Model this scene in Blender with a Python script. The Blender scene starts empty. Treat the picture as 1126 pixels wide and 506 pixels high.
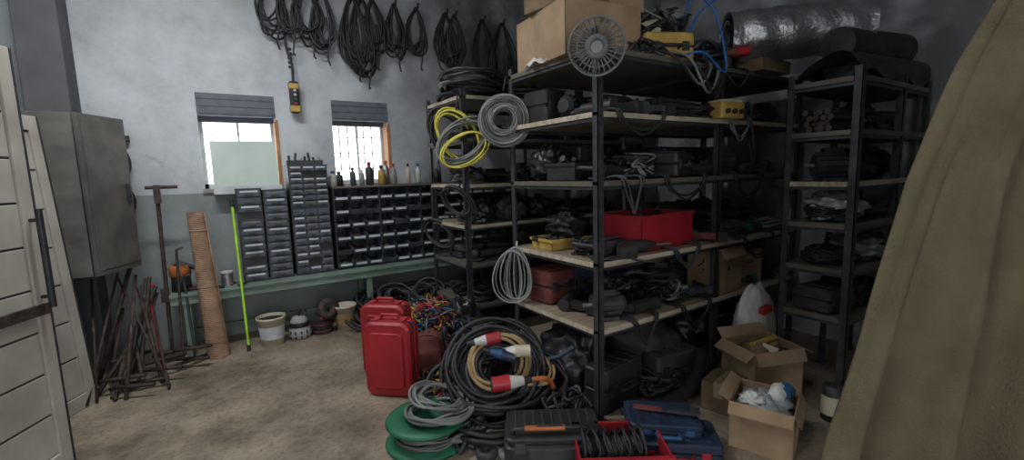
import bpy, math, random
from mathutils import Vector, Matrix, Euler, noise
random.seed(7)
R=math.radians
V=Vector
# ------------------------------------------------------------------ materials
MATS={}
def mat(name,col,rough=.6,metal=0,col2=None,scale=8,bump=.0,amt=.5,spec=.4,bscale=None,detail=6,trans=0,emit=None,alpha=1):
    if name in MATS: return MATS[name]
    m=bpy.data.materials.new(name);m.use_nodes=True
    nt=m.node_tree;b=nt.nodes['Principled BSDF']
    b.inputs['Roughness'].default_value=rough;b.inputs['Metallic'].default_value=metal
    b.inputs['Specular IOR Level'].default_value=spec
    tc=nt.nodes.new('ShaderNodeTexCoord')
    c2=col2 if col2 else tuple(c*.6 for c in col)
    n=nt.nodes.new('ShaderNodeTexNoise');n.inputs['Scale'].default_value=scale;n.inputs['Detail'].default_value=detail
    nt.links.new(tc.outputs['Object'],n.inputs['Vector'])
    r=nt.nodes.new('ShaderNodeValToRGB')
    r.color_ramp.elements[0].position=.5-amt*.35;r.color_ramp.elements[1].position=.5+amt*.35
    r.color_ramp.elements[0].color=(*c2,1);r.color_ramp.elements[1].color=(*col,1)
    nt.links.new(n.outputs['Fac'],r.inputs['Fac'])
    nt.links.new(r.outputs['Color'],b.inputs['Base Color'])
    if bump:
        n2=nt.nodes.new('ShaderNodeTexNoise');n2.inputs['Scale'].default_value=bscale or scale*4;n2.inputs['Detail'].default_value=5
        nt.links.new(tc.outputs['Object'],n2.inputs['Vector'])
        bp=nt.nodes.new('ShaderNodeBump');bp.inputs['Strength'].default_value=bump;bp.inputs['Distance'].default_value=.01
        nt.links.new(n2.outputs['Fac'],bp.inputs['Height']);nt.links.new(bp.outputs['Normal'],b.inputs['Normal'])
    if trans:
        b.inputs['Transmission Weight'].default_value=trans
    if emit:
        b.inputs['Emission Color'].default_value=(*emit[0],1);b.inputs['Emission Strength'].default_value=emit[1]
    MATS[name]=m
    return m
BLK=mat('black_rubber',(.024,.024,.025),.55,col2=(.012,.012,.013))
BLKP=mat('black_plastic',(.032,.032,.034),.5,col2=(.015,.015,.017),bump=.1)
DGR=mat('dark_grey_plastic',(.052,.056,.061),.55,col2=(.026,.028,.032))
BINM=mat('bluegrey_bin_plastic',(.078,.095,.12),.55,col2=(.042,.05,.063))
GREYC=mat('grey_cable',(.18,.19,.175),.55,col2=(.11,.12,.11))
LGREY=mat('light_grey',(.31,.315,.30),.6,col2=(.2,.205,.2))
STEEL=mat('dark_painted_steel',(.055,.057,.06),.55,.3,col2=(.027,.027,.03),scale=14,bump=.1)
RSTEEL=mat('rusty_steel',(.08,.06,.05),.7,.4,col2=(.032,.024,.02),scale=20,bump=.3)
GALV=mat('galvanised',(.38,.385,.39),.45,.8,col2=(.24,.245,.25),scale=20)
ALU=mat('foil_insulation',(.60,.61,.63),.30,.85,col2=(.36,.37,.39),scale=6,bump=1,bscale=30)
def planks(name,c1,c2):
    m=mat(name,c1,.7,col2=c2,scale=5,amt=1.1)
    nt=m.node_tree;b=nt.nodes['Principled BSDF'];L=nt.links.new
    src=b.inputs['Base Color'].links[0].from_socket
    tc=nt.nodes.new('ShaderNodeTexCoord');mp=nt.nodes.new('ShaderNodeMapping');mp.inputs['Scale'].default_value=(2,45,20)
    n=nt.nodes.new('ShaderNodeTexNoise');n.inputs['Scale'].default_value=1;n.inputs['Detail'].default_value=6
    L(tc.outputs['Object'],mp.inputs['Vector']);L(mp.outputs['Vector'],n.inputs['Vector'])
    r=nt.nodes.new('ShaderNodeValToRGB');r.color_ramp.elements[0].position=.35;r.color_ramp.elements[0].color=(.55,.48,.4,1);r.color_ramp.elements[1].position=.62
    L(n.outputs['Fac'],r.inputs['Fac'])
    mx=nt.nodes.new('ShaderNodeMix');mx.data_type='RGBA';mx.blend_type='MULTIPLY';mx.inputs['Factor'].default_value=.8
    L(src,mx.inputs['A']);L(r.outputs['Color'],mx.inputs['B']);L(mx.outputs['Result'],b.inputs['Base Color']);return m
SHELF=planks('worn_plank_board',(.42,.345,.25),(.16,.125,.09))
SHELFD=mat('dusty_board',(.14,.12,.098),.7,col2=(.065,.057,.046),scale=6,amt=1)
EDGE=planks('worn_board_edging',(.60,.54,.44),(.30,.255,.2))
RED=mat('red_plastic',(.38,.020,.03),.45,col2=(.25,.014,.02),scale=5,bump=.08)
DRED=mat('dark_red_fabric',(.16,.045,.035),.8,col2=(.08,.02,.018),bump=.4)
BLUE=mat('blue_plastic',(.03,.10,.24),.45,col2=(.02,.06,.14))
NAVY=mat('navy_plastic',(.020,.036,.072),.5,col2=(.011,.019,.036))
BLUEH=mat('blue_hose',(.02,.16,.52),.4)
GREEN=mat('green_plastic',(.018,.14,.07),.5,col2=(.01,.085,.04))
GBENCH=mat('green_bench_paint',(.17,.24,.19),.6,col2=(.11,.15,.125),scale=6,bump=.15)
YEL=mat('yellow_plastic',(.50,.34,.09),.5,col2=(.33,.21,.055))
YELC=mat('yellow_cable',(.62,.56,.07),.5)
HIVIS=mat('lime_yellow',(.43,.78,.05),.4)
ORG=mat('orange_cable',(.46,.14,.035),.5)
TAN=mat('tan_hose',(.32,.22,.10),.6,col2=(.22,.15,.07))
WHT=mat('white_plastic',(.62,.62,.58),.55,col2=(.42,.41,.37),scale=7)
CREAM=mat('cream_plastic',(.53,.49,.38),.55,col2=(.42,.37,.26))
CARD=mat('cardboard',(.36,.25,.15),.85,col2=(.24,.16,.095),scale=5,bump=.15)
CARDD=mat('cardboard_inside',(.20,.135,.08),.9,col2=(.13,.09,.05))
TAPE=mat('packing_tape',(.40,.31,.2),.35)
PBAG=mat('clear_plastic_wrap',(.38,.41,.42),.25,col2=(.17,.19,.2),scale=10,bump=.7,bscale=14,spec=.7)
BBAG=mat('black_bin_liner',(.02,.02,.022),.35,bump=.7,bscale=14)
RAG=mat('dirty_rag',(.065,.061,.057),.9,col2=(.023,.021,.02),bump=.5)
DOORM=mat('dirty_cream_paint',(.50,.48,.42),.6,col2=(.22,.195,.165),scale=3.2,amt=1.1,bump=.15)
CAB=mat('worn_grey_cabinet_paint',(.145,.135,.12),.5,.2,col2=(.08,.075,.068),scale=5,bump=.1)
FRAME=mat('window_frame_paint',(.55,.57,.58),.6,col2=(.4,.42,.43))
SHUT=mat('bluegrey_shutter',(.13,.145,.17),.6,col2=(.09,.1,.12))
ORGJ=mat('ochre_jamb',(.42,.20,.08),.6,col2=(.3,.14,.06))
LABEL=mat('paper_label',(.55,.585,.60),.7,col2=(.37,.395,.41))
TRANSP=mat('frosted_sheet',(.52,.61,.55),.35,col2=(.42,.5,.44),scale=3)
ROPE=mat('old_rope',(.3,.25,.18),.9)
TUBE_E=mat('added_fill_tube',(1,1,1),.5,emit=((.93,.97,1),6))  # glow for the tubes of the added, out-of-view fill battens
def matting():
    m=mat('reed_matting',(.36,.225,.145),.8,col2=(.2,.12,.075),scale=9,bump=.3)
    nt=m.node_tree;b=nt.nodes['Principled BSDF']
    tc=nt.nodes.new('ShaderNodeTexCoord');w=nt.nodes.new('ShaderNodeTexWave');w.bands_direction='Z';w.inputs['Scale'].default_value=22;w.inputs['Distortion'].default_value=1
    nt.links.new(tc.outputs['Object'],w.inputs['Vector']);bp=nt.nodes.new('ShaderNodeBump');bp.inputs['Strength'].default_value=.5;bp.inputs['Distance'].default_value=.01
    nt.links.new(w.outputs['Fac'],bp.inputs['Height']);nt.links.new(bp.outputs['Normal'],b.inputs['Normal']);return m
MAT_=matting()
# ------------------------------------------------------------------ mesh builder
class B:
    def __init__(s,name):
        s.name=name;s.v=[];s.f=[];s.m=[];s.sm=[];s.mats=[];s.M=Matrix.Identity(4)
    def mi(s,m):
        if m not in s.mats:s.mats.append(m)
        return s.mats.index(m)
    def at(s,loc=(0,0,0),rot=(0,0,0)):
        s.M=Matrix.Translation(V(loc))@Euler([R(a) for a in rot]).to_matrix().to_4x4();return s
    def add(s,vs,fs,m,smooth=False,X=None):
        o=len(s.v);M=s.M@X if X is not None else s.M
        s.v+=[M@V(v) for v in vs]
        i=s.mi(m)
        for f in fs:
            s.f.append([o+k for k in f]);s.m.append(i);s.sm.append(smooth)
        return s
    def box(s,c,d,m,rot=(0,0,0)):
        X=Matrix.Translation(V(c))@Euler([R(a) for a in rot]).to_matrix().to_4x4()
        x,y,z=[k/2 for k in d]
        vs=[(-x,-y,-z),(x,-y,-z),(x,y,-z),(-x,y,-z),(-x,-y,z),(x,-y,z),(x,y,z),(-x,y,z)]
        return s.add(vs,[(0,3,2,1),(4,5,6,7),(0,1,5,4),(1,2,6,5),(2,3,7,6),(3,0,4,7)],m,False,X)
    def bb(s,a,b,m):
        return s.box([(a[i]+b[i])/2 for i in range(3)],[abs(b[i]-a[i]) for i in range(3)],m)
    def rbox(s,c,d,m,r=.03,rot=(0,0,0),n=4):
        X=Matrix.Translation(V(c))@Euler([R(a) for a in rot]).to_matrix().to_4x4()
        x,y,z=[k/2 for k in d];r=min(r,x*.99,y*.99)
        ring=[]
        for cx,cy,a0 in((x-r,y-r,0),(-x+r,y-r,90),(-x+r,-y+r,180),(x-r,-y+r,270)):
            for k in range(n+1):
                a=R(a0+90*k/n);ring.append((cx+r*math.cos(a),cy+r*math.sin(a)))
        e=min(r*.4,z*.4);L=[]
        def sc(q,e): return (q[0]*(x-e)/x,q[1]*(y-e)/y)
        for zz,ee in((-z,e),(-z+e,0),(z-e,0),(z,e)):
            L+=[(*sc(q,ee),zz) for q in ring]
        N=len(ring);fs=[]
        for j in range(3):
            for k in range(N):
                a=j*N+k;b=j*N+(k+1)%N;fs.append((a,b,b+N,a+N))
        fs.append(list(range(N))[::-1]);fs.append([3*N+k for k in range(N)])
        return s.add(L,fs,m,False,X)
    def cyl(s,p0,p1,r,m,r2=None,n=16,cap=True):
        p0=V(p0);p1=V(p1);r2=r if r2 is None else r2
        d=(p1-p0).normalized();a=d.orthogonal().normalized();b=d.cross(a)
        vs=[];N=n
        for p,rr in((p0,r),(p1,r2)):
            for k in range(n):
                t=2*math.pi*k/n;vs.append(p+(a*math.cos(t)+b*math.sin(t))*rr)
        s.add(vs,[(k,(k+1)%N,(k+1)%N+N,k+N) for k in range(N)],m,True)
        if cap:
            s.add(vs,[list(range(N))[::-1],[N+k for k in range(N)]],m,False)
        return s
    def lathe(s,prof,m,c=(0,0,0),ax=(0,0,1),n=20):
        q=V((0,0,1)).rotation_difference(V(ax).normalized()).to_matrix().to_4x4()
        X=Matrix.Translation(V(c))@q
        vs=[];fs=[]
        for r,z in prof:
            for k in range(n):
                t=2*math.pi*k/n;vs.append((r*math.cos(t),r*math.sin(t),z))
        for j in range(len(prof)-1):
            for k in range(n):
                a=j*n+k;b=j*n+(k+1)%n;fs.append((a,b,b+n,a+n))
        return s.add(vs,fs,m,True,X)
    def tube(s,pts,r,m,n=6,closed=False):
        pts=[V(p) for p in pts];L=len(pts);vs=[]
        up=None
        for i,p in enumerate(pts):
            if closed: t=pts[(i+1)%L]-pts[i-1]
            else: t=pts[min(i+1,L-1)]-pts[max(i-1,0)]
            if t.length<1e-9:t=V((0,0,1))
            t.normalize()
            if up is None: up=t.orthogonal().normalized()
            up=(up-t*up.dot(t))
            if up.length<1e-6: up=t.orthogonal()
            up.normalize();w=t.cross(up)
            for k in range(n):
                a=2*math.pi*k/n;vs.append(p+(up*math.cos(a)+w*math.sin(a))*r)
        fs=[]
        for i in range(L if closed else L-1):
            for k in range(n):
                a=i*n+k;b=i*n+(k+1)%n;c=((i+1)%L)*n
                fs.append((a,b,c+(k+1)%n,c+k))
        if not closed: fs+=[list(range(n))[::-1],[(L-1)*n+k for k in range(n)]]
        return s.add(vs,fs,m,True)
    def coil(s,c,Rr,r,m,turns=6,nrm=(0,0,1),thick=.04,depth=.05,ell=(1,1),sag=0,n=6,seg=26,ties=None,roll=0):
        q=V((0,0,1)).rotation_difference(V(nrm).normalized()).to_matrix().to_4x4()
        X=Matrix.Translation(V(c))@q@Matrix.Rotation(roll,4,'Z')
        P=[];T=int(turns*seg);rr=[random.uniform(-1,1) for _ in range(int(turns)+3)];dd=[random.uniform(-1,1) for _ in range(int(turns)+3)];ox=[random.uniform(-1,1) for _ in range(int(turns)+3)]
        for i in range(T):
            t=i/seg;k=int(t);f=t-k;f=f*f*(3-2*f)
            A=rr[k]*(1-f)+rr[k+1]*f;D=dd[k]*(1-f)+dd[k+1]*f;O=ox[k]*(1-f)+ox[k+1]*f
            a=2*math.pi*t;rad=Rr+A*thick
            P.append(X@V((rad*math.cos(a)*ell[0]+O*thick*.6,rad*math.sin(a)*ell[1]-O*thick*.4,D*depth+.012*math.sin(3*a+k))))
        s.tube(P,r,m,n)
        return P
    def blob(s,c,d,m,amp=.25,fr=2.5,seed=0,nu=28,nv=16,flat=True):
        vs=[];fs=[]
        for j in range(nv+1):
            ph=math.pi*j/nv
            for i in range(nu):
                t=2*math.pi*i/nu
                q=V((math.sin(ph)*math.cos(t),math.sin(ph)*math.sin(t),math.cos(ph)))
                k=1+amp*noise.noise(q*fr+V((seed*3.1,seed,0)))*1.6+amp*.5*abs(noise.noise(q*fr*2.7+V((seed,0,seed))))
                p=V((q.x*d[0]/2*k,q.y*d[1]/2*k,q.z*d[2]/2*k))
                if flat and p.z<-d[2]*.42:p.z=-d[2]*.42
                vs.append(p+V(c))
        for j in range(nv):
            for i in range(nu):
                a=j*nu+i;b=j*nu+(i+1)%nu;fs.append((a,a+nu,b+nu,b))
        return s.add(vs,fs,m,True)
    def grid(s,fn,nu,nv,m,smooth=True):
        vs=[fn(i/nu,j/nv) for j in range(nv+1) for i in range(nu+1)]
        fs=[(j*(nu+1)+i,j*(nu+1)+i+1,(j+1)*(nu+1)+i+1,(j+1)*(nu+1)+i) for j in range(nv) for i in range(nu)]
        return s.add(vs,fs,m,smooth)
    def done(s,bevel=0,solid=0,sub=0):
        me=bpy.data.meshes.new(s.name)
        xs=[v.x for v in s.v];ys=[v.y for v in s.v];zs=[v.z for v in s.v]
        o=V(((min(xs)+max(xs))/2,(min(ys)+max(ys))/2,min(zs)))
        me.from_pydata([v-o for v in s.v],[],s.f)
        for m in s.mats:me.materials.append(m)
        me.polygons.foreach_set('material_index',s.m);me.polygons.foreach_set('use_smooth',s.sm)
        me.update()
        ob=bpy.data.objects.new(s.name,me);ob.location=o
        bpy.context.scene.collection.objects.link(ob)
        if solid:
            q=ob.modifiers.new('s','SOLIDIFY');q.thickness=solid
        if bevel:
            q=ob.modifiers.new('b','BEVEL');q.width=bevel;q.segments=2;q.limit_method='ANGLE';q.angle_limit=R(50)
        return ob
def smooth(P,n=6):
    Q=[]
    for i in range(len(P)-1):
        for j in range(n):
            t=j/n;p0=V(P[max(i-1,0)]);p1=V(P[i]);p2=V(P[i+1]);p3=V(P[min(i+2,len(P)-1)])
            Q.append(.5*((2*p1)+(-p0+p2)*t+(2*p0-5*p1+4*p2-p3)*t*t+(-p0+3*p1-3*p2+p3)*t**3))
    Q.append(V(P[-1]));return Q
# ------------------------------------------------------------------ shell materials
def wallmat(name,dado=True):
    m=bpy.data.materials.new(name);m.use_nodes=True;nt=m.node_tree;b=nt.nodes['Principled BSDF'];L=nt.links.new
    b.inputs['Roughness'].default_value=.75
    g=nt.nodes.new('ShaderNodeNewGeometry')
    n1=nt.nodes.new('ShaderNodeTexNoise');n1.inputs['Scale'].default_value=1.1;n1.inputs['Detail'].default_value=9;n1.inputs['Roughness'].default_value=.68
    L(g.outputs['Position'],n1.inputs['Vector'])
    r=nt.nodes.new('ShaderNodeValToRGB');e=r.color_ramp.elements
    e[0].position=.3;e[0].color=(.30,.315,.33,1);e[1].position=.60;e[1].color=(.52,.545,.57,1)
    L(n1.outputs['Fac'],r.inputs['Fac'])
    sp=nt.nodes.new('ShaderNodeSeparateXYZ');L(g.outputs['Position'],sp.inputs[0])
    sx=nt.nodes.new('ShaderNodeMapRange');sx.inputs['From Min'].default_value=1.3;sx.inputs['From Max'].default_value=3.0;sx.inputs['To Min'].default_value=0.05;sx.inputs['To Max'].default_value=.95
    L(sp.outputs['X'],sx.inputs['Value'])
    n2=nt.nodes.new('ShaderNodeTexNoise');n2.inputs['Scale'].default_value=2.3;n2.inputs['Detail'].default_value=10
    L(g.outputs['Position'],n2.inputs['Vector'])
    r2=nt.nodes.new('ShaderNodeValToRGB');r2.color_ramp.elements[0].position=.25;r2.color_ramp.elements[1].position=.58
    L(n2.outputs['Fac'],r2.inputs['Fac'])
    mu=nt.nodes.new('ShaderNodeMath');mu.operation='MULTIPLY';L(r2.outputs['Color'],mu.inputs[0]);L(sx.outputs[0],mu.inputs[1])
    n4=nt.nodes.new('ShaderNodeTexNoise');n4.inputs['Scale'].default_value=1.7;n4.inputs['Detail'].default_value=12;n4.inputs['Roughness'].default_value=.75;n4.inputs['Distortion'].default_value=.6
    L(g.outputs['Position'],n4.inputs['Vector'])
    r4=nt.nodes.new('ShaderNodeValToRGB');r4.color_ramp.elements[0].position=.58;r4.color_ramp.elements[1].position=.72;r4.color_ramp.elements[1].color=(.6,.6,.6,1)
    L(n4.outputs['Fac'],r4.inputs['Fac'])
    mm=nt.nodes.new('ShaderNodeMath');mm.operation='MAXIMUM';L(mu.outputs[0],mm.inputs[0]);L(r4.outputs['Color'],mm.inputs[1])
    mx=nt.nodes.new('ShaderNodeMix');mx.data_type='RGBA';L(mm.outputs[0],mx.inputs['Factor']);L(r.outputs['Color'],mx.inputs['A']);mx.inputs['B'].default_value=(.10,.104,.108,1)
    last=mx.outputs['Result']
    if dado:
        ad=nt.nodes.new('ShaderNodeMath');ad.operation='MULTIPLY_ADD';L(n2.outputs['Fac'],ad.inputs[0]);ad.inputs[1].default_value=.03;L(sp.outputs['Z'],ad.inputs[2])
        st=nt.nodes.new('ShaderNodeMath');st.operation='LESS_THAN';L(ad.outputs[0],st.inputs[0]);st.inputs[1].default_value=1.5
        m2=nt.nodes.new('ShaderNodeMix');m2.data_type='RGBA';m2.blend_type='MULTIPLY';L(st.outputs[0],m2.inputs['Factor']);L(last,m2.inputs['A']);m2.inputs['B'].default_value=(.48,.51,.48,1)
        last=m2.outputs['Result']
    L(last,b.inputs['Base Color'])
    bp=nt.nodes.new('ShaderNodeBump');bp.inputs['Strength'].default_value=.3;bp.inputs['Distance'].default_value=.015
    n3=nt.nodes.new('ShaderNodeTexNoise');n3.inputs['Scale'].default_value=9;n3.inputs['Detail'].default_value=8;L(g.outputs['Position'],n3.inputs['Vector'])
    L(n3.outputs['Fac'],bp.inputs['Height']);L(bp.outputs['Normal'],b.inputs['Normal'])
    return m
def floormat():
    m=bpy.data.materials.new('stained_concrete');m.use_nodes=True;nt=m.node_tree;b=nt.nodes['Principled BSDF'];L=nt.links.new
    g=nt.nodes.new('ShaderNodeNewGeometry')
    n1=nt.nodes.new('ShaderNodeTexNoise');n1.inputs['Scale'].default_value=1.3;n1.inputs['Detail'].default_value=11;n1.inputs['Roughness'].default_value=.72
    L(g.outputs['Position'],n1.inputs['Vector'])
    r=nt.nodes.new('ShaderNodeValToRGB');e=r.color_ramp.elements
    e[0].position=.36;e[0].color=(.105,.083,.062,1);e[1].position=.68;e[1].color=(.37,.31,.235,1)
    k=r.color_ramp.elements.new(.52);k.color=(.25,.203,.148,1)
    L(n1.outputs['Fac'],r.inputs['Fac'])
    v=nt.nodes.new('ShaderNodeTexNoise');v.inputs['Scale'].default_value=30;v.inputs['Detail'].default_value=6;L(g.outputs['Position'],v.inputs['Vector'])
    r2=nt.nodes.new('ShaderNodeValToRGB');r2.color_ramp.elements[0].position=.3;r2.color_ramp.elements[1].position=.5
    r2.color_ramp.elements[0].color=(.6,.57,.55,1);r2.color_ramp.elements[1].color=(1,1,1,1)
    L(v.outputs['Fac'],r2.inputs['Fac'])
    mx=nt.nodes.new('ShaderNodeMix');mx.data_type='RGBA';mx.blend_type='MULTIPLY';mx.inputs['Factor'].default_value=.8
    L(r.outputs['Color'],mx.inputs['A']);L(r2.outputs['Color'],mx.inputs['B']);L(mx.outputs['Result'],b.inputs['Base Color'])
    b.inputs['Roughness'].default_value=.45
    bp=nt.nodes.new('ShaderNodeBump');bp.inputs['Strength'].default_value=.25;bp.inputs['Distance'].default_value=.008
    L(v.outputs['Fac'],bp.inputs['Height']);L(bp.outputs['Normal'],b.inputs['Normal'])
    return m
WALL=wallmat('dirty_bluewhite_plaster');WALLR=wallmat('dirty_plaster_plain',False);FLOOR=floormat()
x0,x1,y0,y1,H=-1.6,4.6,-2.2,5.45,4.0
o=B('floor');o.bb((x0-.3,y0-.3,-.1),(x1+.3,y1+.35,0),FLOOR);o.done()
o=B('ceiling');o.bb((x0-.3,y0-.3,H),(x1+.3,y1+.35,H+.1),WALLR);o.done()
W=[(-.07,.61),(1.18,1.81)];zs,zt=1.52,2.46
o=B('wall_back');yb=y1+.3
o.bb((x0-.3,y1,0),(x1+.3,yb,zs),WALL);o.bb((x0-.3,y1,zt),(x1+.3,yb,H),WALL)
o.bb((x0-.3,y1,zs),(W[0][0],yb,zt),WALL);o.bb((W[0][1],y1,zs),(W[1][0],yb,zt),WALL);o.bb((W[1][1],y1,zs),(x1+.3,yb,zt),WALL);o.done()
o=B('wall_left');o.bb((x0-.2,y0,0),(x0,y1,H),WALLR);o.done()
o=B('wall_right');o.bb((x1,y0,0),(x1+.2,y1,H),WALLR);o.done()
o=B('wall_front');o.bb((x0,y0-.2,0),(-1.3,y0,H),WALLR);o.bb((.9,y0-.2,0),(x1,y0,H),WALLR);o.bb((-1.3,y0-.2,2.9),(.9,y0,H),WALLR);o.done()  # unseen wall; doorway gap added so sky light comes in
o=B('concrete_column');o.bb((-1.17,5.08,0),(-.9,5.449,H),mat('column_concrete',(.12,.125,.13),.8,col2=(.06,.06,.063),scale=3,amt=1,bump=.4));o.done(.01)
for i,(a,b) in enumerate(W):
    o=B('window_%d'%(i+1))
    yy=y1+.22
    for s_,e_ in(((a,zs),(a+.035,zt)),((b-.035,zs),(b,zt)),((a,zs),(b,zs+.05)),((a,zt-.05),(b,zt))):
        o.bb((s_[0],yy-.03,s_[1]),(e_[0],yy+.03,e_[1]),FRAME)
    o.bb((a+.0,yy-.035,zt-.26),(b,yy+.035,zt-.05),SHUT)
    m_=(a+b)/2;o.bb((m_-.01,yy-.02,zs+.04),(m_+.01,yy+.02,zt-.25),FRAME)
    if i==1:
        for k in range(1,6):
            xx=a+.03+(b-a-.06)*k/6;o.cyl((xx,yy+.05,zs),(xx,yy+.05,zt-.2),.007,STEEL,n=6)
    for k in range(1,4):
        zz=zs+(zt-zs-.2)*k/4;o.cyl((a,yy+.05,zz),(b,yy+.05,zz),.006,GALV,n=6)
    o.bb((b-.012,y1+.0,zs+.005),(b-.001,yy-.03,zt-.26),ORGJ)
    o.bb((b-.001,y1-.008,zs),(b+.022,y1+.004,zt-.24),ORGJ)
    o.bb((a-.02,y1-.03,zs-.03),(b+.02,yy-.03,zs+.004),LGREY)
    o.bb((a-.0,y1-.012,zt-.22),(b,y1+.02,zt-.002),SHUT)
    for k in range(3): o.bb((a,y1-.015,zt-.20+k*.07),(b,y1-.011,zt-.195+k*.07),DGR)
    o.done()
# ------------------------------------------------------------------ slatted doors on the left
def door(name,edge,ang,w,h,lean=0,slats=8,handle=False):
    o=B(name);d=V((math.sin(R(ang)),math.cos(R(ang)),0))
    o.M=Matrix.Translation(V((edge[0],edge[1],0)))@Matrix.Rotation(math.atan2(-d.y,-d.x),4,'Z')@Matrix.Rotation(R(lean),4,'X');t=.045
    o.bb((0,-t/2,0),(.07,t/2,h),DOORM);o.bb((w-.07,-t/2,0),(w,t/2,h),DOORM)
    o.bb((.07,-t/2,0),(w-.07,t/2,.1),DOORM);o.bb((.07,-t/2,h-.1),(w-.07,t/2,h),DOORM)
    n=slats;hh=(h-.2)/n
    for k in range(n):
        o.bb((.07,-t*.2,.1+k*hh+.006),(w-.07,t*.2,.1+(k+1)*hh-.006),DOORM)
    o.bb((.072,-t*.12,.1),(w-.072,t*.12,h-.1),DGR)
    o.bb((-.012,-t/2-.003,0),(.0,t/2+.003,h),STEEL)
    if handle:
        for sg in(1,-1):
            for zz in(1.0,1.42): o.cyl((.035,sg*t/2,zz),(.035,sg*(t/2+.05),zz),.01,BLKP,n=8)
            o.cyl((.035,sg*(t/2+.05),.94),(.035,sg*(t/2+.05),1.48),.016,BLKP,n=10)
        o.bb((.0,t*.2,.90),(w-.07,t*.62,.96),RSTEEL);o.bb((.0,-t*.62,.90),(w-.07,-t*.2,.96),RSTEEL)
    return o.done(.003)
door('slatted_door',(-.845,3.49),27,.9,2.32,0,9,True)
door('slatted_door',(-.89,4.42),27,.85,2.08,3.4,7)
# ------------------------------------------------------------------ wall cabinet
o=B('metal_wall_cabinet');o.at((-.83,4.62,0))
o.bb((-.5,0,.9),(0,.44,2.13),CAB)
o.M=Matrix.Translation(V((-.82,4.6,0)))@Matrix.Rotation(R(-28),4,'Z')
o.bb((0,.0,.9),(.03,.46,2.13),CAB);o.bb((.03,.03,.94),(.036,.43,2.09),CAB);o.bb((.036,.38,1.45),(.06,.40,1.6),STEEL)
o.at();o.bb((-1.6,4.8,1.1),(-1.3,4.9,1.16),STEEL);o.bb((-1.6,4.8,1.9),(-1.3,4.9,1.96),STEEL)
o.done(.006)
o=B('steel_offcuts_pile')
for k in range(17):
    a=random.uniform(-.95,-.42);b=random.uniform(4.25,4.95)
    tx=random.uniform(-.95,-.48);tz=random.uniform(.35,.95)
    if k%3==0:o.cyl((a,b,.01),(tx,5.05+random.uniform(-.1,0),tz),.016,RSTEEL,n=8)
    else:o.tube([V((a,b,.012)),V((tx,5.03,tz))],.010+.014*random.random(),RSTEEL,4)
for k in range(12):
    a=V((random.uniform(-.85,-.35),random.uniform(4.2,4.8),.02+.015*k));an=random.uniform(-.8,.8)
    o.tube([a,a+V((.28*math.cos(an),.28*math.sin(an),0))],.018,RSTEEL,4)
o.done()
o=B('wall_hung_chains')
for k in range(5):
    yb_=5.40;xx=-.84+k*.05
    P=[V((xx+.02*math.sin(j*.9+k),yb_-.02*abs(math.sin(j)),2.0-.05*j)) for j in range(14+(k*5)%9)]
    o.tube(P,.02,BLK,6)
o.bb((-.88,5.38,1.98),(-.6,5.449,2.03),RSTEEL)
o.done()
o=B('bar_clamp');o.cyl((-.45,5.02,.0),(-.42,5.08,1.58),.016,RSTEEL,n=8);o.cyl((-.5,5.06,1.56),(-.27,5.06,1.56),.015,RSTEEL,n=8)
o.box((-.42,5.06,1.5),(.05,.04,.16),RSTEEL);o.box((-.45,5.02,.6),(.06,.05,.12),RSTEEL);o.cyl((-.46,4.9,.62),(-.46,5.12,.62),.012,STEEL,n=8);o.box((-.45,5.02,.02),(.16,.1,.04),RSTEEL);o.done()
for (xx,cm,hh,tx) in((-.52,RED,.70,-.56),(-.36,RSTEEL,1.0,-.33),(-.28,STEEL,.75,-.3)):
    o=B('steel_pry_bar');o.tube([(xx,4.85,.012),(xx+.0,4.9,.12),(tx,4.99,hh-.05),(tx,5.0,hh),(tx+.05,4.97,hh+.02)],.011,cm,6);o.done()
o=B('rolled_reed_matting');A0=V((-.10,4.85,0));A1=V((-.155,4.9,1.33));d=(A1-A0)
o.cyl(A0,A1,.086,MAT_,r2=.066,n=32)
o.tube([A1+V((.05*(1-j/40)*math.cos(j*.5),.05*(1-j/40)*math.sin(j*.5),.002)) for j in range(40)],.004,CARDD,4)
o.tube([A0+V((.087,.0,0)),A0+d*.5+V((.077,-.02,0)),A1+V((.063,-.02,0))],.006,MAT_,5)
for t in(.12,.5,.88):
    c=A0.lerp(A1,t);rr=.088-.02*t;o.tube([c+V((rr*math.cos(a),rr*math.sin(a),0)) for a in [2*math.pi*j/18 for j in range(18)]],.004,ROPE,5,True)
o.done()
o=B('lime_spirit_level_pole');o.cyl((.14,4.83,0.0),(.13,4.95,1.36),.012,HIVIS,n=10);o.cyl((.14,4.83,0),(.139,4.835,.06),.018,BLK,n=10);o.cyl((.13,4.95,1.36),(.128,4.955,1.42),.018,BLK,n=10);o.done()
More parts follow.
